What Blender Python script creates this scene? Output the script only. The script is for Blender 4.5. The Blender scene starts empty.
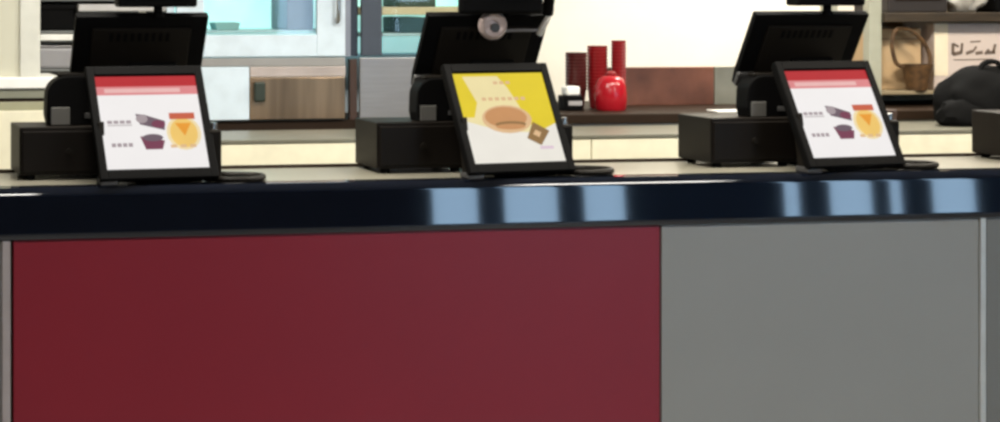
import bpy, bmesh, math, random
from mathutils import Matrix, Vector
random.seed(7)
S = bpy.context.scene
C = S.collection
R = math.radians

# ------------------------------------------------------------------ camera
cd = bpy.data.cameras.new('camera'); cam = bpy.data.objects.new('camera', cd); C.objects.link(cam)
cam.location = (-2.147, -5.765, 1.64)
cam.rotation_euler = (R(90), 0, R(-10.5))
cd.sensor_width = 36; cd.lens = 72; cd.shift_x = 0.35; cd.shift_y = -0.226
cd.clip_end = 100
S.camera = cam

# ------------------------------------------------------------------ world, exposure
W = bpy.data.worlds.new('sky'); S.world = W; W.use_nodes = True
bg = W.node_tree.nodes['Background']
bg.inputs[0].default_value = (0.47, 0.72, 1.0, 1); bg.inputs[1].default_value = 7.5
S.view_settings.view_transform = 'Standard'; S.view_settings.look = 'None'
S.view_settings.exposure = 0; S.view_settings.gamma = 1; S.view_settings.use_curve_mapping = False
S.cycles.pixel_filter_type = 'BLACKMAN_HARRIS'; S.cycles.filter_width = 3.0
S.cycles.max_bounces = 8; S.cycles.sample_clamp_indirect = 4
S.cycles.caustics_reflective = False; S.cycles.caustics_refractive = False

# ceiling panels: x, y, size x, size y, watts, colour
LIGHTS = [
    (-1.0, 0.10, 1.1, 0.4, 84, (1, 0.96, 0.86)),  # first three: added row over the counter, placed to brighten the bench front
    (1.0, 0.10, 1.1, 0.4, 78, (1, 0.95, 0.84)),
    (3.0, 0.30, 1.1, 0.4, 76, (1, 0.91, 0.76)),
    (2.5, 2.20, 0.8, 0.3, 66, (1, 0.96, 0.88)),
    (-1.5, -3.2, 1.1, 0.5, 86, (1, 0.95, 0.88)),
    (2.0, -3.2, 1.1, 0.5, 86, (1, 0.95, 0.88)),
]

# ------------------------------------------------------------------ materials
MT = {}
def mat(name, col, rough=0.5, metal=0.0, var=0.06, scale=14.0, emit=0.0, coat=0.0, stretch=None, spec=0.5, bump=0.0):
    if name in MT: return MT[name]
    m = bpy.data.materials.new(name); m.use_nodes = True
    nt = m.node_tree; b = nt.nodes['Principled BSDF']
    tc = nt.nodes.new('ShaderNodeTexCoord'); mp = nt.nodes.new('ShaderNodeMapping')
    if stretch: mp.inputs['Scale'].default_value = stretch
    nz = nt.nodes.new('ShaderNodeTexNoise'); nz.inputs['Scale'].default_value = scale; nz.inputs['Detail'].default_value = 3
    rp = nt.nodes.new('ShaderNodeValToRGB')
    rp.color_ramp.elements[0].position = 0.3; rp.color_ramp.elements[1].position = 0.7
    rp.color_ramp.elements[0].color = tuple(c*(1-var) for c in col)+(1,)
    rp.color_ramp.elements[1].color = tuple(min(1, c*(1+var)) for c in col)+(1,)
    L = nt.links
    L.new(tc.outputs['Object'], mp.inputs[0]); L.new(mp.outputs[0], nz.inputs['Vector'])
    L.new(nz.outputs['Fac'], rp.inputs[0])
    if name.startswith('screen_'): b.inputs['Base Color'].default_value = (.01, .01, .01, 1)
    else: L.new(rp.outputs[0], b.inputs['Base Color'])
    b.inputs['Roughness'].default_value = rough; b.inputs['Metallic'].default_value = metal
    b.inputs['Specular IOR Level'].default_value = spec
    b.inputs['Coat Weight'].default_value = coat; b.inputs['Coat Roughness'].default_value = 0.03
    if emit:
        L.new(rp.outputs[0], b.inputs['Emission Color']); b.inputs['Emission Strength'].default_value = emit
    if bump:
        bp = nt.nodes.new('ShaderNodeBump'); bp.inputs['Strength'].default_value = bump
        L.new(nz.outputs['Fac'], bp.inputs['Height']); L.new(bp.outputs[0], b.inputs['Normal'])
    MT[name] = m
    return m
def glassmat():
    m = bpy.data.materials.new('clear_glass'); m.use_nodes = True
    nt = m.node_tree; nt.nodes.clear()
    o = nt.nodes.new('ShaderNodeOutputMaterial'); t = nt.nodes.new('ShaderNodeBsdfTransparent'); g = nt.nodes.new('ShaderNodeBsdfGlossy')
    mx = nt.nodes.new('ShaderNodeMixShader'); fr = nt.nodes.new('ShaderNodeFresnel')
    g.inputs['Roughness'].default_value = 0.03; fr.inputs[0].default_value = 1.45
    nt.links.new(fr.outputs[0], mx.inputs[0]); nt.links.new(t.outputs[0], mx.inputs[1]); nt.links.new(g.outputs[0], mx.inputs[2])
    nt.links.new(mx.outputs[0], o.inputs[0])
    return m
GLASS = glassmat()
black = mat('black_plastic', (0.004, 0.0038, 0.0038), 0.55, spec=0.04)
blackb = mat('warm_black_plastic', (0.010, 0.008, 0.006), 0.5, spec=0.1)
greyp = mat('dark_grey_plastic', (0.055, 0.053, 0.052), 0.5)
drawer_m = mat('black_brown_enamel', (0.0085, 0.0065, 0.0050), 0.45, spec=0.1)
labelm = mat('grey_badge', (0.11, 0.105, 0.095), 0.5)
chrome = mat('satin_steel', (0.55, 0.54, 0.52), 0.3, 1.0)
fascia_m = mat('navy_black_gloss', (0.0035, 0.0050, 0.010), 0.04, coat=0.6, var=0.1, spec=0.6)
top_m = mat('pale_counter_laminate', (0.19, 0.175, 0.135), 0.35, scale=60)
red_m = mat('maroon_laminate', (0.25, 0.0135, 0.027), 0.36, scale=3, var=0.03, spec=0.45)
grey_m = mat('grey_laminate', (0.30, 0.30, 0.28), 0.38, scale=3, var=0.02)
dgrey_m = mat('dark_grey_laminate', (0.19, 0.19, 0.175), 0.4, scale=3, var=0.02)
trim_m = mat('pale_metal_trim', (0.62, 0.63, 0.60), 0.35, 0.3)
cream = mat('cream_enamel', (0.78, 0.73, 0.55), 0.45)
creamtop = mat('cream_grey_worktop', (0.15, 0.143, 0.108), 0.35)
darkedge = mat('dark_brown_edge', (0.022, 0.013, 0.008), 0.5, spec=0.1)
white = mat('white_enamel', (0.86, 0.85, 0.80), 0.4)
wallw = mat('white_wall_paint', (0.84, 0.79, 0.68), 0.7, scale=5, var=0.02)
steel = mat('brushed_steel', (0.30, 0.29, 0.29), 0.38, 0.6, scale=6, stretch=(1, 1, 14))
bluewhite = mat('blue_white_enamel', (0.66, 0.76, 0.84), 0.35)

# ------------------------------------------------------------------ mesh builder
class MB:
    def __init__(s): s.bm = bmesh.new(); s.mats = []; s.M = Matrix.Identity(4)
    def _mi(s, m):
        if m not in s.mats: s.mats.append(m)
        return s.mats.index(m)
    def _add(s, bm2, m, smooth=False):
        i = s._mi(m); mp = {}
        for v in bm2.verts: mp[v] = s.bm.verts.new(s.M @ v.co)
        for f in bm2.faces:
            try: nf = s.bm.faces.new([mp[v] for v in f.verts])
            except ValueError: continue
            nf.material_index = i; nf.smooth = smooth
        bm2.free(); return s
    def box(s, x0, x1, y0, y1, z0, z1, m, bev=0.0, seg=2, loc=None):
        b = bmesh.new(); bmesh.ops.create_cube(b, size=1)
        for v in b.verts:
            v.co = Vector(((x0+x1)/2+v.co.x*(x1-x0), (y0+y1)/2+v.co.y*(y1-y0), (z0+z1)/2+v.co.z*(z1-z0)))
        if bev: bmesh.ops.bevel(b, geom=b.edges[:], offset=bev, segments=seg, affect='EDGES', profile=0.5)
        if loc is not None:
            for v in b.verts: v.co = loc @ v.co
        return s._add(b, m)
    def prism(s, pts, a0, a1, m, axis='x', smooth=False, bev=0.0):
        b = bmesh.new()
        def P(p, a): return {'x': (a, p[0], p[1]), 'y': (p[0], a, p[1]), 'z': (p[0], p[1], a)}[axis]
        lo = [b.verts.new(P(p, a0)) for p in pts]; hi = [b.verts.new(P(p, a1)) for p in pts]
        n = len(pts)
        b.faces.new(lo); b.faces.new(hi[::-1])
        for i in range(n): b.faces.new([lo[i], lo[(i+1) % n], hi[(i+1) % n], hi[i]])
        bmesh.ops.recalc_face_normals(b, faces=b.faces[:])
        if bev: bmesh.ops.bevel(b, geom=b.edges[:], offset=bev, segments=2, affect='EDGES', profile=0.5)
        return s._add(b, m, smooth)
    def lathe(s, prof, m, c=(0, 0, 0), n=24, loc=None):
        b = bmesh.new(); rings = []
        for r, z in prof:
            if r < 1e-5: rings.append([b.verts.new((0, 0, z))])
            else: rings.append([b.verts.new((r*math.cos(2*math.pi*k/n), r*math.sin(2*math.pi*k/n), z)) for k in range(n)])
        for a, d in zip(rings, rings[1:]):
            for k in range(n):
                q = (k+1) % n
                vs = [a[k % len(a)], a[q % len(a)], d[q % len(d)], d[k % len(d)]]
                u = []
                for v in vs:
                    if v not in u: u.append(v)
                if len(u) > 2: b.faces.new(u)
        bmesh.ops.recalc_face_normals(b, faces=b.faces[:])
        T = Matrix.Translation(c) @ (loc or Matrix.Identity(4))
        for v in b.verts: v.co = T @ v.co
        return s._add(b, m, True)
    def tube(s, pts, r, m, n=10, sub=6):
        P = [Vector(p) for p in pts]; Q = []
        for i in range(len(P)-1):
            p0 = P[max(i-1, 0)]; p1 = P[i]; p2 = P[i+1]; p3 = P[min(i+2, len(P)-1)]
            for k in range(sub):
                t = k/sub
                Q.append(0.5*((2*p1)+(-p0+p2)*t+(2*p0-5*p1+4*p2-p3)*t*t+(-p0+3*p1-3*p2+p3)*t**3))
        Q.append(P[-1])
        b = bmesh.new(); rings = []; up = Vector((0.13, 0.27, 0.95)).normalized()
        for i, q in enumerate(Q):
            d = (Q[min(i+1, len(Q)-1)]-Q[max(i-1, 0)]).normalized()
            a = d.cross(up).normalized(); c = a.cross(d)
            rr = r[0]+(r[1]-r[0])*i/(len(Q)-1) if isinstance(r, tuple) else r
            rings.append([b.verts.new(q+rr*(math.cos(2*math.pi*k/n)*a+math.sin(2*math.pi*k/n)*c)) for k in range(n)])
        for A, D in zip(rings, rings[1:]):
            for k in range(n): b.faces.new([A[k], A[(k+1) % n], D[(k+1) % n], D[k]])
        b.faces.new(rings[0][::-1]); b.faces.new(rings[-1])
        bmesh.ops.recalc_face_normals(b, faces=b.faces[:])
        return s._add(b, m, True)
    def quad(s, pts, m):
        b = bmesh.new(); b.faces.new([b.verts.new(p) for p in pts]); return s._add(b, m)
    def disc(s, c, rx, rz, m, n=20, y=0):
        b = bmesh.new(); b.faces.new([b.verts.new((c[0]+rx*math.cos(2*math.pi*k/n), y, c[1]+rz*math.sin(2*math.pi*k/n))) for k in range(n)])
        return s._add(b, m)
    def blob(s, c, r, m, amp=0.15, sc=3.0, sub=3, flat=None):
        from mathutils import noise
        b = bmesh.new(); bmesh.ops.create_icosphere(b, subdivisions=sub, radius=1)
        for v in b.verts:
            k = 1+amp*noise.noise(v.co*sc+Vector(c)*5)
            v.co = Vector((c[0]+v.co.x*r[0]*k, c[1]+v.co.y*r[1]*k, c[2]+v.co.z*r[2]*k))
            if flat is not None: v.co.z = max(v.co.z, flat)
        return s._add(b, m, True)
    def build(s, name, parent=None, label=None, loc=(0, 0, 0)):
        me = bpy.data.meshes.new(name); s.bm.normal_update()
        for e in s.bm.edges:
            if len(e.link_faces) == 2 and (e.calc_face_angle(0) > R(38) or e.link_faces[0].smooth != e.link_faces[1].smooth): e.smooth = False
        s.bm.to_mesh(me); s.bm.free()
        for m in s.mats: me.materials.append(m)
        o = bpy.data.objects.new(name, me); C.objects.link(o); o.parent = parent; o.location = loc
        if label: o['label'] = label
        return o
def root(name, label, cat, loc=(0, 0, 0), rz=0, group=None):
    o = bpy.data.objects.new(name, None); C.objects.link(o); o.location = loc; o.rotation_euler = (0, 0, rz)
    o.empty_display_size = 0.1
    return tag(o, label, cat, group)
def tag(o, label, cat, group=None):
    o['label'] = label; o['category'] = cat
    if group: o['group'] = group
    return o
def struct(o): o['kind'] = 'structure'; return o
def children(o): return [c for c in bpy.data.objects if c.parent == o]
def dup(o, parent=None):
    c = o.copy(); C.objects.link(c); c.parent = parent
    for ch in children(o): dup(ch, c)
    return c
def one(name, label, cat, mb, group=None, loc=(0, 0, 0)):
    return tag(mb.build(name, loc=loc), label, cat, group)

# ================================================================== the room
XL, XR, YF, YB, ZC = -6.0, 9.0, -7.7, 2.7, 2.9
dark_wall = mat('dark_dining_wall', (0.07, 0.15, 0.30), 0.6, scale=2)
floor_m = mat('grey_floor_tile', (0.14, 0.14, 0.14), 0.35, scale=3)
struct(MB().box(XL, XR, YF, YB, -0.1, 0, floor_m).build('floor'))
struct(MB().box(XL, XR, YF, YB, ZC, ZC+0.1, mat('ceiling_tile', (0.42, 0.43, 0.44), 0.8)).build('ceiling'))
struct(MB().box(XL, XR, YB, YB+0.12, 0, ZC, wallw).build('wall_back'))
struct(MB().box(XL-0.12, XL, YF-0.12, YB+0.12, 0, ZC, mat('warm_dim_wall', (0.06, 0.055, 0.05), 0.7)).build('wall_left'))
struct(MB().box(XR, XR+0.12, YF-0.12, YB+0.12, 0, ZC, dark_wall).build('wall_right'))
# storefront on the customers' side: panes of daylight between mullions
panes = [(2.35, 2.73), (2.88, 3.33), (3.48, 3.84), (5.02, 5.20), (5.38, 5.78), (5.86, 6.02), (6.20, 6.62)]
zs0, zs1 = 0.45, 2.75
wf = MB()
wf.box(XL, XR, YF-0.12, YF, 0, zs0, dark_wall).box(XL, XR, YF-0.12, YF, zs1, ZC, dark_wall)
xs = [XL]+[v for p in panes for v in p]+[XR]
for a, b in zip(xs[0::2], xs[1::2]): wf.box(a, b, YF-0.12, YF, zs0, zs1, mat('black_panelling', (0.006, 0.007, 0.009), 0.7) if a == XL else dark_wall)  # unseen left stretch blackened so the counter edge mirrors darker there
struct(wf.build('wall_front'))
alu = mat('dark_aluminium', (0.04, 0.045, 0.05), 0.4, 0.5)
for i, (a, b) in enumerate(panes):
    m = MB(); t = 0.015
    m.box(a, a+t, YF-0.08, YF-0.02, zs0, zs1, alu).box(b-t, b, YF-0.08, YF-0.02, zs0, zs1, alu)
    m.box(a, b, YF-0.08, YF-0.02, zs0, zs0+t, alu).box(a, b, YF-0.08, YF-0.02, zs1-t, zs1, alu)
    w = struct(m.build('window_%d' % (i+1)))
    MB().box(a+t, b-t, YF-0.055, YF-0.045, zs0+t, zs1-t, GLASS).build('window_pane', w)
struct(MB().box(XL-6, XR+6, YF-14, YF-0.12, -0.15, -0.05, mat('pavement', (0.22, 0.23, 0.25), 0.8)).build('ground'))

# ceiling lights
diffm = {}
for i, (x, y, sx, sy, w, col) in enumerate(LIGHTS):
    where = ['over the counter above the left terminal', 'over the counter right of the middle terminal', 'over the counter before the right shelves',
             'above the red cups near the white wall', 'over the dining side left of the counter', 'over the dining side right of the counter'][i]
    r = root('ceiling_light', 'flat white ceiling light panel '+where, 'light', (x, y, ZC))
    MB().box(-sx/2-.03, sx/2+.03, -sy/2-.03, sy/2+.03, -0.035, 0, trim_m, 0.006).build('frame', r)
    MB().box(-sx/2, sx/2, -sy/2, sy/2, -0.042, -0.02, mat('light_diffuser', (1, 0.97, 0.9), 0.5, emit=1.5, var=0.0), 0.004).build('diffuser', r)
    ld = bpy.data.lights.new('panel_lamp', 'AREA'); ld.shape = 'RECTANGLE'; ld.size = sx; ld.size_y = sy; ld.energy = w; ld.color = col
    lo = bpy.data.objects.new('panel_lamp', ld); C.objects.link(lo); lo.parent = r; lo.location = (0, 0, -0.05)

# ================================================================== front counter
CX0, CX1 = -2.6, 3.6
ct = root('service_counter', 'long service counter with black glossy edge above red and grey front panels', 'counter', (0.5, 0, 0))
def L(x): return x-0.5
CD = 0.50
prof = [None]
y, z = 0.0075, 0.9000
prof.append((y, z))
def tilt_at(z):   # outward lean of the edge profile in degrees
    if z < 0.920: return -32+36*(z-0.900)/0.020
    if z < 1.022: return 4
    return 4+40*(z-1.022)/0.028
while z < 1.0499:
    dz = 0.002; y += dz*math.tan(R(tilt_at(z+dz/2))); z += dz; prof.append((y, min(z, 1.0502)))
prof += [(0.030, 1.0502), (0.0845, 1.0502), (0.0845, 1.012), (0.0505, 1.012), (0.0505, 0.900)]
f = MB(); f.prism(prof[1:], L(CX0), L(CX1), fascia_m, smooth=False)
fo = f.build('counter_edge', ct, 'deep glossy black and navy front edge of the counter')
for p in fo.data.polygons:
    if p.normal.y < -0.8: p.use_smooth = True
MB().box(L(CX0), L(CX1), 0.085, CD, 1.012, 1.05, top_m, 0.003).box(L(CX0), L(CX1), CD, CD+0.012, 0.99, 1.060, darkedge).build('countertop', ct, 'pale countertop surface')
MB().box(L(CX0), L(-1.515), 0.024, 0.05, 0.0, 0.899, grey_m, 0.002).build('front_panel', ct, 'grey front panel at the far left')
MB().box(L(-1.513), L(-1.487), 0.014, 0.05, 0.0, 0.899, mat('pinkish_trim', (0.42, 0.37, 0.36), 0.4), 0.004).build('trim_strip', ct, 'pinkish grey upright trim strip')
MB().box(L(-1.478), L(0.527), 0.022, 0.05, 0.0, 0.899, red_m, 0.002).build('front_panel', ct, 'large maroon red front panel')
MB().box(L(0.533), L(1.612), 0.022, 0.05, 0.0, 0.899, grey_m, 0.002).build('front_panel', ct, 'wide grey front panel')
MB().box(L(1.613), L(1.633), 0.012, 0.05, 0.0, 0.899, trim_m, 0.003).build('trim_strip', ct, 'pale metal upright trim strip')
MB().box(L(1.640), L(CX1), 0.022, 0.05, 0.0, 0.899, dgrey_m, 0.002).build('front_panel', ct, 'darker grey front panel at the far right')
MB().box(L(CX0), L(CX1), 0.051, 0.50, 0.0, 1.0115, darkedge).build('carcass', ct)

# ================================================================== terminals
UIW = mat('screen_white', (0.93, 0.90, 0.89), 0.3, emit=0.92, var=0.01, spec=0.2)
UIWh = mat('screen_creamy_white', (0.95, 0.91, 0.82), 0.3, emit=0.85, var=0.02, spec=0.2)
def ui(name, c, e=0.9): return mat('screen_'+name, c, 0.3, emit=e, var=0.03, spec=0.05)
u_red = ui('red', (0.55, 0.015, 0.025), 0.85); u_pink = ui('pink_bar', (0.78, 0.26, 0.27), 0.9)
u_grey = ui('grey_text', (0.40, 0.33, 0.35)); u_dg = ui('dark_food', (0.16, 0.11, 0.14)); u_pur = ui('purple_food', (0.20, 0.045, 0.09))
u_yel = ui('yellow_orb', (0.95, 0.62, 0.16)); u_pale = ui('pale_yellow', (0.95, 0.78, 0.45)); u_or = ui('orange', (0.90, 0.36, 0.03)); u_rdo = ui('rust', (0.62, 0.12, 0.06))
u_y2 = ui('lemon', (0.88, 0.68, 0.02), 0.85); u_bg = ui('bun', (0.62, 0.30, 0.12)); u_bgl = ui('bun_light', (0.80, 0.52, 0.28)); u_br = ui('brown_pack', (0.30, 0.17, 0.06)); u_lp = ui('lilac_text', (0.80, 0.62, 0.72)); u_ly = ui('light_yellow', (0.93, 0.80, 0.42))

SW, SL = 0.183, 0.370   # half width, slope length of the customer screen
TILT = Matrix.Translation((0.008, 0.030, 0.018)) @ Matrix.Rotation(R(6), 4, 'Z') @ Matrix.Rotation(R(-29), 4, 'X')
OTILT = Matrix.Translation((0, 0.411, 0.257)) @ Matrix.Rotation(R(31), 4, 'X')

def menu_screen(m):
    y = -0.0012
    def r(u0, u1, v0, v1, mt, dy=0): m.quad([(u0, y-dy, v0), (u1, y-dy, v0), (u1, y-dy, v1), (u0, y-dy, v1)], mt)
    U, V0, V1 = 0.146, 0.046, 0.350
    r(-U, U, V0, V1, UIW)
    r(-U, U, V1-0.034, V1, u_red, .0004)
    r(-U, U, V1-0.062, V1-0.034, u_pink, .0004)
    r(-U+.022, U-.05, V1-0.055, V1-0.041, ui('pale_pink', (0.90, 0.52, 0.50)), .0008)
    for k in range(4):
        r(-.128+k*.018, -.114+k*.018, .194, .204, u_grey, .0004)
        r(-.124+k*.016, -.112+k*.016, .118, .130, u_grey, .0004)
    r(-.128, -.058, .186, .191, ui('light_grey_text', (0.62, 0.57, 0.57)), .0004)
    m.quad([(-.045, y-.0005, .225), (-.02, y-.0005, .222), (.038, y-.0005, .200), (.034, y-.0005, .170), (-.035, y-.0005, .190)], u_dg)
    m.disc((-.028, .208), .017, .014, u_grey, y=y-.0009); m.disc((.018, .190), .020, .013, u_pur, y=y-.0009)
    m.quad([(-.040, y-.0005, .152), (.030, y-.0005, .136), (.020, y-.0005, .108), (-.028, y-.0005, .108)], u_pur)
    m.disc((-.004, .146), .030, .012, u_dg, y=y-.0009)
    m.disc((.088, .160), .050, .056, u_pale, y=y-.0004); m.disc((.088, .160), .040, .048, u_yel, y=y-.0007)
    r(.052, .126, .205, .226, u_rdo, .0010)
    m.quad([(.066, y-.0012, .192), (.112, y-.0012, .192), (.090, y-.0012, .150)], u_or)
    for k in range(3): r(.044+k*.028, .062+k*.028, .112, .122, u_bgl, .0010)
def burger_screen(m):
    y = -0.0012
    U, V0, V1 = 0.146, 0.046, 0.350
    def P(u, v, d=0): return (u, y-d, v)
    m.quad([P(-U, V0), P(U, V0), P(U, V1), P(-U, V1)], UIWh)
    m.quad([P(-U, .190, .0004), P(-.03, .150, .0004), P(.09, .145, .0004), P(U, .175, .0004), P(U, V1, .0004), P(-U, V1, .0004)], u_ly)
    m.quad([P(.02, .300, .0007), P(.075, .145, .0007), P(U, .175, .0007), P(U, V1, .0007), P(-.01, V1, .0007)], u_y2)
    m.quad([P(-U, .200, .0007), P(-.11, .200, .0007), P(-.09, .250, .0007), P(-.12, V1, .0007), P(-U, V1, .0007)], u_y2)
    m.quad([P(-U, V1-.010, .0009), P(U, V1-.010, .0009), P(U, V1, .0009), P(-U, V1, .0009)], u_y2)
    for k in range(3): m.quad([P(-.022+k*.02, .312, .001), P(-.008+k*.02, .312, .001), P(-.008+k*.02, .322, .001), P(-.022+k*.02, .322, .001)], u_bgl)
    for k in range(7): m.quad([P(-.072+k*.021, .256, .001), P(-.058+k*.021, .256, .001), P(-.058+k*.021, .267, .001), P(-.072+k*.021, .267, .001)], u_bgl)
    m.disc((-.008, .192), .080, .048, u_bgl, y=y-.0011); m.disc((-.010, .198), .068, .036, u_bg, y=y-.0014); m.disc((.0, .174), .050, .010, u_br, y=y-.0017); m.disc((-.002, .166), .048, .010, u_bg, y=y-.0020)
    m.quad([P(.040, .125, .0024), P(.080, .100, .0024), P(.118, .148, .0024), P(.072, .180, .0024)], u_br)
    m.quad([P(.062, .138, .0028), P(.080, .127, .0028), P(.090, .143, .0028), P(.074, .153, .0028)], u_bgl)
    m.quad([P(.075, .088, .0010), P(.118, .088, .0010), P(.118, .098, .0010), P(.075, .098, .0010)], u_lp)

def make_terminal(x, label, kind, rz=0):
    t = root('pos_terminal', label, 'point of sale terminal', (x, 0, 1.0505), rz, 'sales terminals on the counter')
    m = MB(); m.box(-.055, .15, .10, .40, 0, .016, black, .005).build('base_plate', t)
    m = MB()
    m.prism([(.20, .016), (.36, .016), (.42, .24), (.44, .33), (.38, .40), (.30, .28)], -.035, .12, black, 'x', bev=.006)
    m.build('stand_column', t)
    # customer screen
    m = MB(); m.M = TILT
    m.box(-SW+.004, SW-.004, .006, .029, .004, SL-.004, black, .004)
    m.box(-SW, -.158, -.006, .016, 0, SL, black, .003).box(.158, SW, -.006, .016, 0, SL, black, .003)
    m.box(-.159, .159, -.006, .016, 0, .031, black, .003).box(-.159, .159, -.006, .016, .341, SL, black, .003)
    m.box(-.10, .10, .034, .060, .08, .30, blackb, .008)
    cs = m.build('customer_screen', t)
    m = MB(); m.M = TILT; m.box(-.159, .159, .0006, .006, .030, .342, black); m.M = TILT @ Matrix.Translation((0, 0, -.0135)) @ Matrix.Diagonal((1.08, 1, 1, 1))
    (burger_screen if kind == 'burger' else menu_screen)(m)
    m.build('display', cs, {'burger': 'lit screen with a burger picture on yellow and white', 'menu': 'lit screen with red header bar over a white food menu'}[kind])
    # foot that shows at the screen's lower left corner
    MB().box(-.172, -.120, .025, .10, 0, .018, greyp, .004).box(-.168, -.150, .05, .085, .03, .20, blackb, .003,
        loc=Matrix.Rotation(R(-12), 4, 'X')).build('screen_foot', t, 'small grey foot under the lower left corner of the screen')
    MB().box(.172, .212, .11, .17, .0, .155, blackb, .008).lathe([(0, 0), (.012, 0), (.012, .02), (0, .022)], chrome, (.192, .14, .155), 12).build('side_bracket', t)
    # operator screen seen from behind, leaning over the top
    m = MB(); m.M = OTILT
    m.prism([(-.205, .0), (.190, .0), (.203, .05), (.207, .275), (-.207, .275), (-.210, .05)], 0, .026, black, 'y', bev=.004)
    m.box(-.155, .155, -.008, .002, .04, .235, blackb, .005)
    for k in range(9): m.box(-.10+k*.022, -.088+k*.022, -.0095, -.006, .19, .22, black, .001)
    os_ = m.build('operator_screen', t)
    m = MB(); m.M = OTILT; m.box(-.19, .19, .026, .030, .02, .26, mat('unlit_glass', (.01, .01, .012), .1)).build('operator_glass', os_)
    m = MB(); m.M = OTILT
    m.box(-.212, -.150, -.014, .004, .005, .055, greyp, .005); m.build('hinge', os_)
    m = MB(); m.M = OTILT; m.box(.135, .190, -.014, .004, .005, .055, greyp, .005); m.build('hinge', os_)
    m = MB(); m.lathe([(.019, .490), (.019, .502), (.014, .507), (.014, .522), (.022, .527), (.022, .55), (0, .55)], black, (.045, .262, 0), 16).build('display_pole', t)
    pd = MB().box(-.085, .160, .22, .30, .522, .630, black, .008).build('pole_display', t)
    MB().box(-.07, .145, .2175, .221, .550, .625, mat('dark_display_glass', (.008, .012, .010), .12)).build('display_window', pd)
    # cable lying on the counter right of the screen
    z = .010
    MB().tube([(.13, .20, z), (.20, .06, z), (.27, .05, z), (.33, .09, z), (.34, .15, z), (.29, .19, z), (.23, .22, z), (.24, .33, z)], .0095, blackb, 8).build('cable', t)
    return t
T = [(-1.050, 'left black sales terminal with a red-topped menu screen, before the glass-door fridge', 'menu', R(0)),
     (0.080, 'middle black sales terminal with a yellow burger picture on its screen', 'burger', R(3)),
     (1.192, 'right black sales terminal with a red-topped menu screen, beside the white wall', 'menu', R(3))]
for a in T: make_terminal(*a)

def make_drawer():
    t = root('cash_drawer', '', 'cash drawer', group='cash drawers under the receipt printers')
    MB().box(-.15, .15, 0, .24, .014, .160, drawer_m, .004).build('case', t)
    fr = MB().box(-.142, .142, -.008, .001, .024, .148, drawer_m, .003).build('drawer_front', t)
    MB().lathe([(0, 0), (.011, 0), (.011, .005), (0, .006)], blackb, (.0, -.008, .085), 16, Matrix.Rotation(R(90), 4, 'X')).build('lock', fr)
    for sx in (-1, 1):
        for y in (.03, .21): MB().lathe([(.014, 0), (.016, .006), (.014, .016), (0, .016)], black, (sx*.115, y, 0), 12).build('foot', t)
    return t
d0 = make_drawer()
dl = [(-1.285, .235, 'black cash drawer at the far left, beside the left terminal'), (-.163, .245, 'black cash drawer at the lower left of the burger screen terminal'),
      (.955, .245, 'black cash drawer between the red cups and the right terminal'), (2.035, .245, 'black cash drawer at the right edge, cut off by the photo')]
for i, (x, y, lb) in enumerate(dl):
    o = d0 if i == 0 else dup(d0)
    o.location = (x, y, 1.0505); o['label'] = lb

def make_printer():
    t = root('receipt_printer', '', 'receipt printer', group='receipt printers on the cash drawers')
    pr = [(0, 0)]
    prof = [(-.085, 0), (.095, 0), (.100, .02), (.100, .10)]
    for k in range(7):
        a = R(k*15); prof.append((.060+.040*math.cos(a), .105+.035*math.sin(a)))
    for k in range(7):
        a = R(90+k*15); prof.append((-.030+.060*math.cos(a), .085+.055*math.sin(a)))
    prof.append((-.092, .03))
    MB().prism(prof, 0, .085, black, 'y', bev=.004).build('case', t)
    MB().box(-.055, .055, .02, .07, .136, .148, blackb, .006).build('paper_cover', t)
    MB().box(-.080, -.024, -.0035, .001, .002, .052, labelm, .002).build('badge', t, 'light grey square badge on the front')
    MB().box(.02, .06, -.002, .001, .02, .035, greyp, .001).build('button_panel', t)
    return t
p0 = make_printer()
for i, (x, y, sc, lb) in enumerate([(-1.25, .285, 1.04, 'black receipt printer with grey badge beside the left terminal'),
                                (-.092, .262, .93, 'black receipt printer with grey badge beside the burger screen terminal'),
                                (1.028, .262, .93, 'black receipt printer with grey badge beside the right terminal')]):
    o = p0 if i == 0 else dup(p0)
    o.location = (x, y, 1.2105); o['label'] = lb; o.scale = (sc, 1, sc*1.04)

# headset hung over the middle terminal
skin = mat('pinkish_silver', (.62, .50, .47), .35, .2)
hs = root('headset', 'black headset with round pinkish silver earpiece hung over the middle terminal', 'headset', (.068, .24, 1.0505))
RX = Matrix.Rotation(R(90), 4, 'X')
m = MB(); m.lathe([(0, -.012), (.044, -.012), (.047, 0), (.043, .012), (.036, .018), (.030, .012), (.018, .010), (.014, .004), (0, .003)], skin, (.0, .008, .462), 28, RX)
e = m.build('earpiece', hs, 'round pinkish silver earpiece')
MB().lathe([(0, 0), (.015, 0), (.015, .004), (0, .005)], greyp, (.004, -.003, .455), 18, RX).build('earpiece_centre', e)
MB().tube([(.158, .016, .432), (.166, .006, .455), (.178, .002, .478), (.186, .006, .492)], (.011, .009), mat('pale_grey_rubber', (.55, .52, .46), .4), 12).build('microphone', hs, 'pale curved microphone piece')
MB().tube([(.03, .012, .444), (.08, .010, .446), (.155, .012, .446)], .005, mat('mid_grey_rubber', (.16, .15, .15), .5), 8).build('boom', hs, 'thin grey boom')
MB().box(-.125, .150, -.045, -.012, .499, .57, black, .010).build('control_pack', hs, 'black control pack')
MB().tube([(.0, .012, .500), (-.03, .0, .53), (-.06, -.02, .57), (.0, -.035, .585), (.09, -.035, .58), (.17, -.02, .56), (.182, .0, .52), (.184, .010, .497)], .018, black, 12).build('headband', hs)

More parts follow.
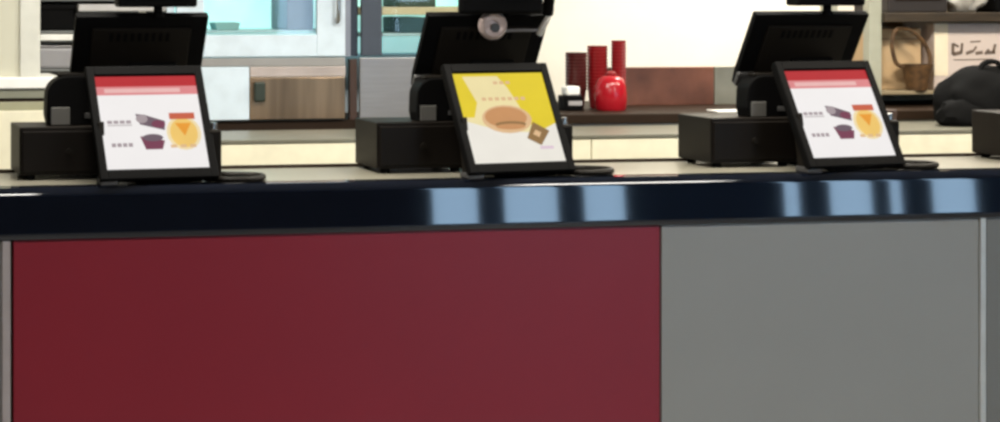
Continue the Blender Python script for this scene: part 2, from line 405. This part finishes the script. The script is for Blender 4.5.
# ================================================================== kitchen bench behind the counter
kb = root('kitchen_bench', 'long cream fronted kitchen bench behind the counter', 'bench', (1.2, 1.3, 0))
def K(x): return x-1.2
MB().box(K(-.98), K(3.6), -.003, .46, 1.064, 1.078, creamtop, .002).build('worktop', kb, 'dull cream worktop')
m = MB(); xs = [-.96, -.03, .845, 1.70, 2.50, 3.6]
MB().box(K(-.96), K(3.58), .02, .46, .10, 1.064, cream).build('cabinet_body', kb)
for a, b in zip(xs, xs[1:]):
    d = MB().box(K(a)+.002, K(b)-.002, 0, .02, .12, 1.0635, cream, .002).build('door', kb)
    MB().tube([(K(b)-.05, -.001, .62), (K(b)-.05, -.03, .64), (K(b)-.05, -.03, .74), (K(b)-.05, -.001, .76)], .006, chrome, 8).build('handle', d)
MB().box(K(-.94), K(3.56), .05, .44, 0, .10, darkedge).build('plinth', kb)

bw = root('back_worktop', 'dark brown edged worktop with the red cups on it', 'worktop', (2.2, 1.80, 0))
MB().box(-1.28, 1.4, 0, .88, 1.082, 1.121, darkedge, .003).build('worktop', bw)
MB().box(-1.27, 1.38, .03, .86, 0.0, 1.082, steel).build('cabinet_body', bw)
MB().box(-.60, .02, .004, .10, 1.1215, 1.128, white, .002).build('ledge_strip', bw, 'pale ledge strip on the front edge')

# backsplash on the back wall
one('backsplash', 'brown and grey steel splash panel standing right of the red cups', 'splash panel',
    MB().box(1.305, 1.83, 2.30, 2.32, 1.1215, 1.287, mat('brown_steel', (.17, .065, .038), .35, .4, scale=5, var=.45), .003)
        .box(1.832, 2.40, 2.30, 2.32, 1.1215, 1.287, mat('green_grey_steel', (.22, .21, .165), .35, .3, scale=6, var=.25), .003))

# ================================================================== fridge
fr = root('glass_door_fridge', 'tall white glass-door fridge over steel lower panels, behind the left and middle terminals', 'fridge', (0, 2.2, 0))
dkslate = mat('dark_slate', (.02, .027, .042), .4); teal = mat('teal_lit_liner', (.50, .88, .85), .5, emit=.75, var=.08, scale=6)  # liner glows in place of the sky mirrored in the door glass
m = MB()
m.box(-.60, -.57, .0, .47, .06, 2.10, bluewhite).box(.87, .90, 0, .47, .06, 2.10, bluewhite).box(-.57, .87, .44, .47, .06, 2.10, bluewhite)
m.box(-.57, .87, .0, .44, 2.06, 2.10, bluewhite).box(-.57, .87, .0, .44, 1.00, 1.085, darkedge).box(-.57, .87, .0, .44, .06, .10, darkedge)
m.build('cabinet', fr)
MB().box(.145, .170, -.004, .44, 1.345, 2.06, mat('grey_blue_post', (.22, .24, .29), .4)).box(.170, .205, .01, .44, 1.345, 2.06, dkslate).build('middle_post', fr, 'dark slate post between the doors')
MB().box(.168, .198, -.004, .03, 1.085, 1.335, mat('dark_brown_strip', (.045, .02, .012), .5)).build('gap_strip', fr, 'dark brown upright strip')
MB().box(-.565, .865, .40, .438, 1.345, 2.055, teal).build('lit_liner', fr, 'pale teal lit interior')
def fdoor(x0, x1, gx0, gx1, gz0, fm, name):
    m = MB(); m.box(x0, gx0, -.022, .0, 1.347, 2.09, fm, .003).box(gx1, x1, -.022, .0, 1.347, 2.09, fm, .003)
    m.box(gx0, gx1, -.022, 0, 1.347, gz0, fm, .003).box(gx0, gx1, -.022, 0, 2.0, 2.09, fm, .003)
    d = m.build('door', fr, name); MB().box(gx0, gx1, -.014, -.008, gz0, 2.0, GLASS).build('glass', d)
    return d
d1 = fdoor(-.565, .143, -.45, .022, 1.437, bluewhite, 'white framed glass door')
MB().tube([(.105, -.02, 1.50), (.105, -.05, 1.52), (.105, -.05, 1.85), (.105, -.02, 1.87)], .008, chrome, 8).build('handle', d1)
d2 = fdoor(.212, .865, .300, .78, 1.350, mat('grey_blue_frame', (.05, .06, .08), .4), 'second glass door in a dark frame')
MB().box(-.569, .143, -.02, .0, 1.308, 1.342, mat('grey_rail', (.30, .29, .28), .4), .002).build('rail', fr)
lp = MB().box(-.569, -.262, -.02, .0, 1.09, 1.306, bluewhite, .003).build('lower_panel', fr, 'bright white lower panel')  # steel panel coloured blue-white in place of a bright reflection
streaked = mat('bronze_steel', (.22, .145, .085), .3, .6, scale=3.2, var=.55, stretch=(3, 1, .15))  # brown and golden reflections on the steel, painted as stretched noise
MB().box(-.260, .143, -.02, .0, 1.09, 1.262, streaked, .003).build('lower_panel', fr, 'bronze tinted steel lower panel')
MB().box(-.260, .143, -.024, .0, 1.264, 1.306, mat('rosy_steel', (.50, .42, .38), .4, .3, scale=5, var=.15), .002).build('rail', fr)
MB().box(-.245, -.200, -.045, -.020, 1.165, 1.245, mat('green_black', (.02, .03, .02), .5), .006).build('handle', fr, 'small black pull')
MB().box(.205, .865, -.02, .0, 1.09, 1.340, steel, .003).build('lower_panel', fr, 'grey steel lower panel')
MB().box(-.569, .865, -.02, .0, .10, 1.0, steel, .003).build('kick_panel', fr)
# products inside
g = 'goods inside the glass-door fridge'
one('bottle_crate', 'slate grey crate behind the glass of the left fridge door', 'crate', MB().box(-.085, .030, .06, .33, 1.455, 1.66, mat('slate_crate', (.16, .20, .24), .6), .006).box(-.075, .02, .055, .06, 1.60, 1.64, dkslate, .002), g)
one('fridge_shelf', 'clear edged shelf inside the left fridge door carrying the slate crate', 'shelf', MB().box(-.56, .14, .03, .39, 1.443, 1.454, mat('pale_teal_shelf', (.5, .75, .75), .4), .002))
one('food_tub', 'small green grey tub low behind the left fridge glass', 'tub', MB().prism([(-.375, 1.4545), (-.285, 1.4545), (-.275, 1.485), (-.385, 1.485)], .08, .2, mat('grey_green_tub', (.25, .48, .46), .6), 'y', bev=.004), g)
one('fridge_shelf', 'yellow edged shelf inside the right fridge door', 'shelf', MB().box(.215, .865, .04, .39, 1.515, 1.548, mat('yellow_shelf_edge', (.80, .72, .42), .4), .003))
one('food_box', 'dark teal box under the yellow shelf of the fridge', 'box', MB().box(.40, .515, .06, .30, 1.440, 1.505, mat('dark_teal', (.03, .10, .12), .6), .005), g)
one('fridge_shelf', 'pale lower shelf inside the right fridge door under the dark teal box', 'shelf', MB().box(.215, .865, .05, .39, 1.425, 1.439, mat('pale_teal_shelf', (.5, .75, .75), .4), .002))
one('food_box', 'dark green box on the yellow shelf of the fridge', 'box', MB().box(.40, .56, .06, .30, 1.5485, 1.62, mat('dark_green', (.05, .09, .06), .6), .005), g)
for o in list(bpy.data.objects):
    if o.get('category') in ('crate', 'tub', 'shelf', 'box') and o.location.y == 0: o.location.y = 2.2

# ================================================================== left station
ls = root('prep_station', 'cream cabinet with a white ledge at the far left behind the terminal', 'cabinet', (-1.6, 1.72, 0))
MB().box(-.60, .505, 0, .36, 1.250, 1.292, white, .004).build('ledge', ls, 'bright white ledge')
MB().box(-.60, .42, .03, .36, 1.2925, 2.05, mat('cream_green_enamel', (.55, .53, .42), .45, scale=1.5, var=.12)).build('hood', ls)
MB().box(.345, .422, .015, .03, 1.2925, 2.05, mat('pale_sage_trim', (.62, .61, .54), .45), .003).build('corner_trim', ls)
MB().box(-.60, .50, .012, .34, 1.214, 1.249, mat('grey_green_band', (.20, .20, .15), .5)).build('band', ls)
MB().box(-.60, .50, .02, .34, 1.200, 1.2135, darkedge).build('groove', ls)
MB().box(-.60, .50, .010, .34, 1.168, 1.1995, mat('olive_band', (.32, .31, .20), .5), .002).build('band', ls)
MB().box(-.60, .50, .0, .34, .08, 1.167, cream, .003).build('lower_cabinet', ls)

# shelves between the station and the fridge
sh = root('storage_rack', 'grey metal rack of trays between the cream cabinet and the fridge', 'rack', (-.88, 2.25, 0))
rackm = mat('rack_grey', (.16, .165, .16), .5, .3)
for x in (-.28, .22):
    for y in (0, .34): MB().box(x-.012, x+.012, y, y+.024, 0, 2.0, rackm, .003).build('post', sh)
for z in (1.29, 1.405, 1.445, 1.575): MB().box(-.27, .21, .0, .36, z, z+.010, rackm, .002).build('shelf', sh)
for z in (.3, .8): MB().box(-.27, .21, .0, .36, z, z+.010, rackm, .002).build('shelf', sh)
MB().box(-.27, .21, .355, .362, 1.15, 1.9, mat('rack_back', (.10, .10, .10), .6)).build('back_panel', sh)
one('tray', 'white tray on the middle of the grey rack', 'tray', MB().prism([(-.245, 0), (.185, 0), (.20, .026), (-.26, .026)], 0, .30, white, 'y', bev=.003), loc=(-.88, 2.232, 1.4155))
one('steel_container', 'grey container on the lowest visible shelf of the rack', 'container', MB().box(-.22, .15, 0, .28, 0, .088, mat('lilac_grey', (.30, .29, .30), .4), .012).box(-.23, .16, -.005, .29, .088, .094, steel, .002), loc=(-.90, 2.255, 1.3005))
one('storage_box', 'black box at the upper left of the grey rack', 'box', MB().box(-.09, .06, 0, .25, 0, .095, black, .008).box(-.095, .065, -.006, .256, .085, .105, black, .003), loc=(-1.03, 2.255, 1.4555))
one('storage_box', 'pale grey box beside the black box on the rack', 'box', MB().box(-.08, .14, 0, .25, 0, .090, mat('mid_grey_box', (.20, .21, .21), .5), .008).box(-.085, .145, -.006, .256, .080, .098, mat('light_grey_lid', (.42, .43, .43), .5), .003), loc=(-.87, 2.262, 1.4555))
one('wall_shelf', 'pale grey wall shelf seen over the left terminal', 'shelf', MB().box(-.96, -.60, 2.20, 2.24, 1.534, 1.562, mat('pale_grey_shelf', (.52, .50, .49), .4), .003), loc=(0, .02, 0))

# ================================================================== red cups and dispenser on the back worktop
cupred = mat('red_cup', (.20, .006, .008), .3); dred = mat('dark_red_cup', (.055, .006, .005), .35)
def cup_stack(n, r, h, m):
    mb = MB(); prof = [(r*.72, 0), (r*.74, .002)]; z = 0; step = (h-r*2.2)/max(n-1, 1)
    for k in range(n): prof += [(r*.97, z+r*1.9 if k == 0 else z+r*2.15-.006), (r*1.04, z+r*2.17-.003 if k else z+r*1.95)]; z += step
    prof = [(r*.72, 0)]
    zz = r*1.8
    prof.append((r*.95, zz))
    while zz < h-.012:
        prof += [(r*1.03, zz+.002), (r*1.03, zz+.006), (r*.95, zz+.008)]; zz += .014
    prof += [(r*1.02, h-.004), (r*1.02, h), (r*.93, h), (r*.80, h-r*1.2), (0, h-r*1.2)]
    mb.lathe([(0, 0)]+prof, m, n=28)
    return mb
gc = 'red cups on the back worktop'
zt = 1.1215
one('cup_stack', 'short dark red cup stack, leftmost of the red cups', 'cup stack', cup_stack(6, .044, .235, dred), gc, (1.140, 2.16, zt))
one('cup_stack', 'red cup stack rising behind the round red canister', 'cup stack', cup_stack(8, .042, .262, cupred), gc, (1.247, 2.19, zt))
one('cup_stack', 'tallest slimmest red cup stack, rightmost of the red cups', 'cup stack', cup_stack(9, .030, .285, cupred), gc, (1.325, 2.15, zt))
cn = root('canister', 'round glossy red canister standing before the red cup stacks', 'canister', (1.238, 2.03, zt))
MB().lathe([(0, 0), (.058, 0), (.064, .01), (.066, .06), (.062, .105), (.050, .13), (.034, .142), (0, .144)], mat('glossy_red', (.36, .008, .016), .2), n=32).build('body', cn)
MB().lathe([(0, .143), (.022, .143), (.022, .155), (.012, .162), (0, .163)], cupred, n=20).build('lid_knob', cn)
nd = root('napkin_dispenser', 'small black dispenser with a white top left of the red cups', 'dispenser', (1.078, 2.02, zt))
MB().box(-.045, .035, 0, .08, 0, .062, black, .005).build('body', nd)
MB().box(-.035, .025, .005, .07, .0625, .100, white, .008).build('white_top', nd, 'white top block')
MB().box(-.03, .03, -.004, .0, .022, .040, mat('grey_strip', (.35, .33, .33), .5), .001).build('strip', nd)

# ================================================================== right shelves
rs = root('shelving_unit', 'brown shelving with cream post at the right, holding boxes', 'shelving', (2.8, 2.05, 1.1216))
brown = mat('dark_brown_wood', (.035, .022, .010), .6, scale=8, var=.3, stretch=(1, 8, 8)); post = mat('cream_post', (.42, .42, .33), .5)
MB().box(-.385, -.325, 0.0, .05, .0, .75, post, .004).build('post', rs, 'cream front post')
MB().box(-.385, -.325, .36, .41, .0, .75, post, .004).build('post', rs)
MB().box(.60, .64, .0, .05, .0, .75, post, .004).build('post', rs); MB().box(.60, .64, .36, .41, .0, .75, post, .004).build('post', rs)
MB().box(-.325, .60, -.02, .41, .360, .400, brown, .003).build('shelf', rs, 'dark brown upper shelf')
MB().box(-.325, .60, .0, .41, .050, .066, mat('pale_brown_shelf', (.30, .24, .15), .5), .003).build('shelf', rs, 'pale lower shelf')
MB().box(-.20, .60, .40, .41, .0, .75, mat('tan_back', (.36, .27, .16), .6)).build('back_panel', rs, 'tan back panel')
card = mat('cardboard', (.58, .40, .22), .7, scale=5, var=.12); carton = mat('white_carton', (.66, .55, .49), .6, scale=3, var=.06); cartonl = mat('pale_carton_edge', (.88, .76, .56), .6)
Z1 = 1.121+.0675
cb = root('cardboard_box', 'tan cardboard box on the right shelves, left of the white carton', 'box', (2.60, 2.16, Z1), group='boxes on the right shelves')
MB().box(-.115, .125, 0, .22, 0, .265, card, .003).build('body', cb)
MB().box(-.115, .125, -.0015, .0, .215, .222, mat('card_crease', (.34, .22, .12), .7)).build('flap_crease', cb)
wc = root('carton', 'pale white carton with brown lettering on the right shelves', 'box', (2.90, 2.10, Z1), group='boxes on the right shelves')
MB().box(-.150, .21, 0, .25, 0.03, .288, carton, .003).box(-.150, -.085, -.002, .0, .06, .286, cartonl).box(-.150, .21, 0, .25, 0, .03, carton, .002).build('body', wc)
lm = mat('brown_print', (.17, .12, .09), .6)
m = MB(); yy = -.0022
def stroke(x0, z0, x1, z1, w): 
    d = Vector((x1-x0, z1-z0)); n_ = Vector((-d.y, d.x)).normalized()*w/2
    m.quad([(x0+n_.x, yy, z0+n_.y), (x0-n_.x, yy, z0-n_.y), (x1-n_.x, yy, z1-n_.y), (x1+n_.x, yy, z1+n_.y)], lm)
for k, a in enumerate([(-.062, .150, -.062, .200, .014), (-.062, .152, -.020, .160, .016), (-.062, .198, -.035, .185, .010), (-.022, .158, -.018, .200, .012), (.0, .155, .03, .165, .014),
          (.03, .160, .05, .185, .010), (.045, .155, .08, .160, .014), (.09, .152, .11, .172, .012), (.10, .158, .14, .160, .014), (.13, .160, .14, .195, .012), (.02, .205, .07, .208, .006), (-.06, .128, .13, .130, .004)]): stroke(*a)
m.build('lettering', wc, 'brown printed lettering')
bk = root('basket', 'brown basket with a tall arched handle before the cardboard box', 'basket', (2.655, 2.075, Z1))
wick = mat('brown_wicker', (.10, .050, .018), .6, scale=40, var=.5, bump=.5)
MB().lathe([(0, 0), (.040, 0), (.050, .04), (.062, .10), (.066, .112), (.058, .112), (.044, .03), (0, .02)], wick, n=24).build('body', bk)
MB().tube([(.060, 0, .10), (.058, 0, .15), (.035, 0, .20), (.0, 0, .235), (-.045, 0, .262), (-.10, 0, .262), (-.118, 0, .20), (-.10, 0, .12), (-.062, 0, .10)], .009, wick, 10).build('handle', bk)
Z2 = 1.121+.4012
one('crate', 'dark crate on the upper right shelf, left of the pale bag', 'crate', MB().box(-.15, .13, 0, .28, 0, .16, mat('dark_crate', (.022, .016, .014), .6), .006)
    .box(-.12, .10, -.004, .0, .05, .11, darkedge, .002), loc=(2.66, 2.06, Z2))
one('bag', 'pale crumpled bag on the upper right shelf', 'bag', MB().blob((0, 0, .085), (.095, .10, .10), mat('pale_plastic', (.50, .47, .42), .5), .25, 2.5, 4, 0), loc=(2.92, 2.15, Z2))
one('storage_box', 'black box at the right end of the upper right shelf', 'box', MB().box(0, .22, 0, .25, 0, .17, black, .008).box(-.004, .224, -.004, .254, .15, .178, black, .003), loc=(3.03, 2.07, Z2))
# on the bench at the right
bgm = mat('black_fabric', (.006, .006, .006), .8, scale=30, bump=.3, spec=.05)
bp = root('backpack', 'rounded black bag on the bench at the right edge', 'bag', (2.63, 1.55, 1.0785))
MB().blob((0, 0, .085), (.21, .13, .15), bgm, .12, 2.2, 4, 0).build('body', bp)
MB().blob((-.13, -.06, .04), (.12, .07, .07), bgm, .2, 3, 3, 0).build('pocket', bp)
MB().tube([(-.06, -.05, .20), (-.03, -.04, .245), (.03, -.04, .25), (.06, -.05, .20)], .011, bgm, 8).build('handle', bp)
one('tray', 'dark brown tray on the bench before the shelving', 'tray', MB().prism([(-.10, 0), (.10, 0), (.11, .06), (-.11, .06)], 0, .14, mat('dark_brown_tray', (.045, .025, .018), .5), 'y', bev=.004), loc=(2.17, 1.60, 1.0785))
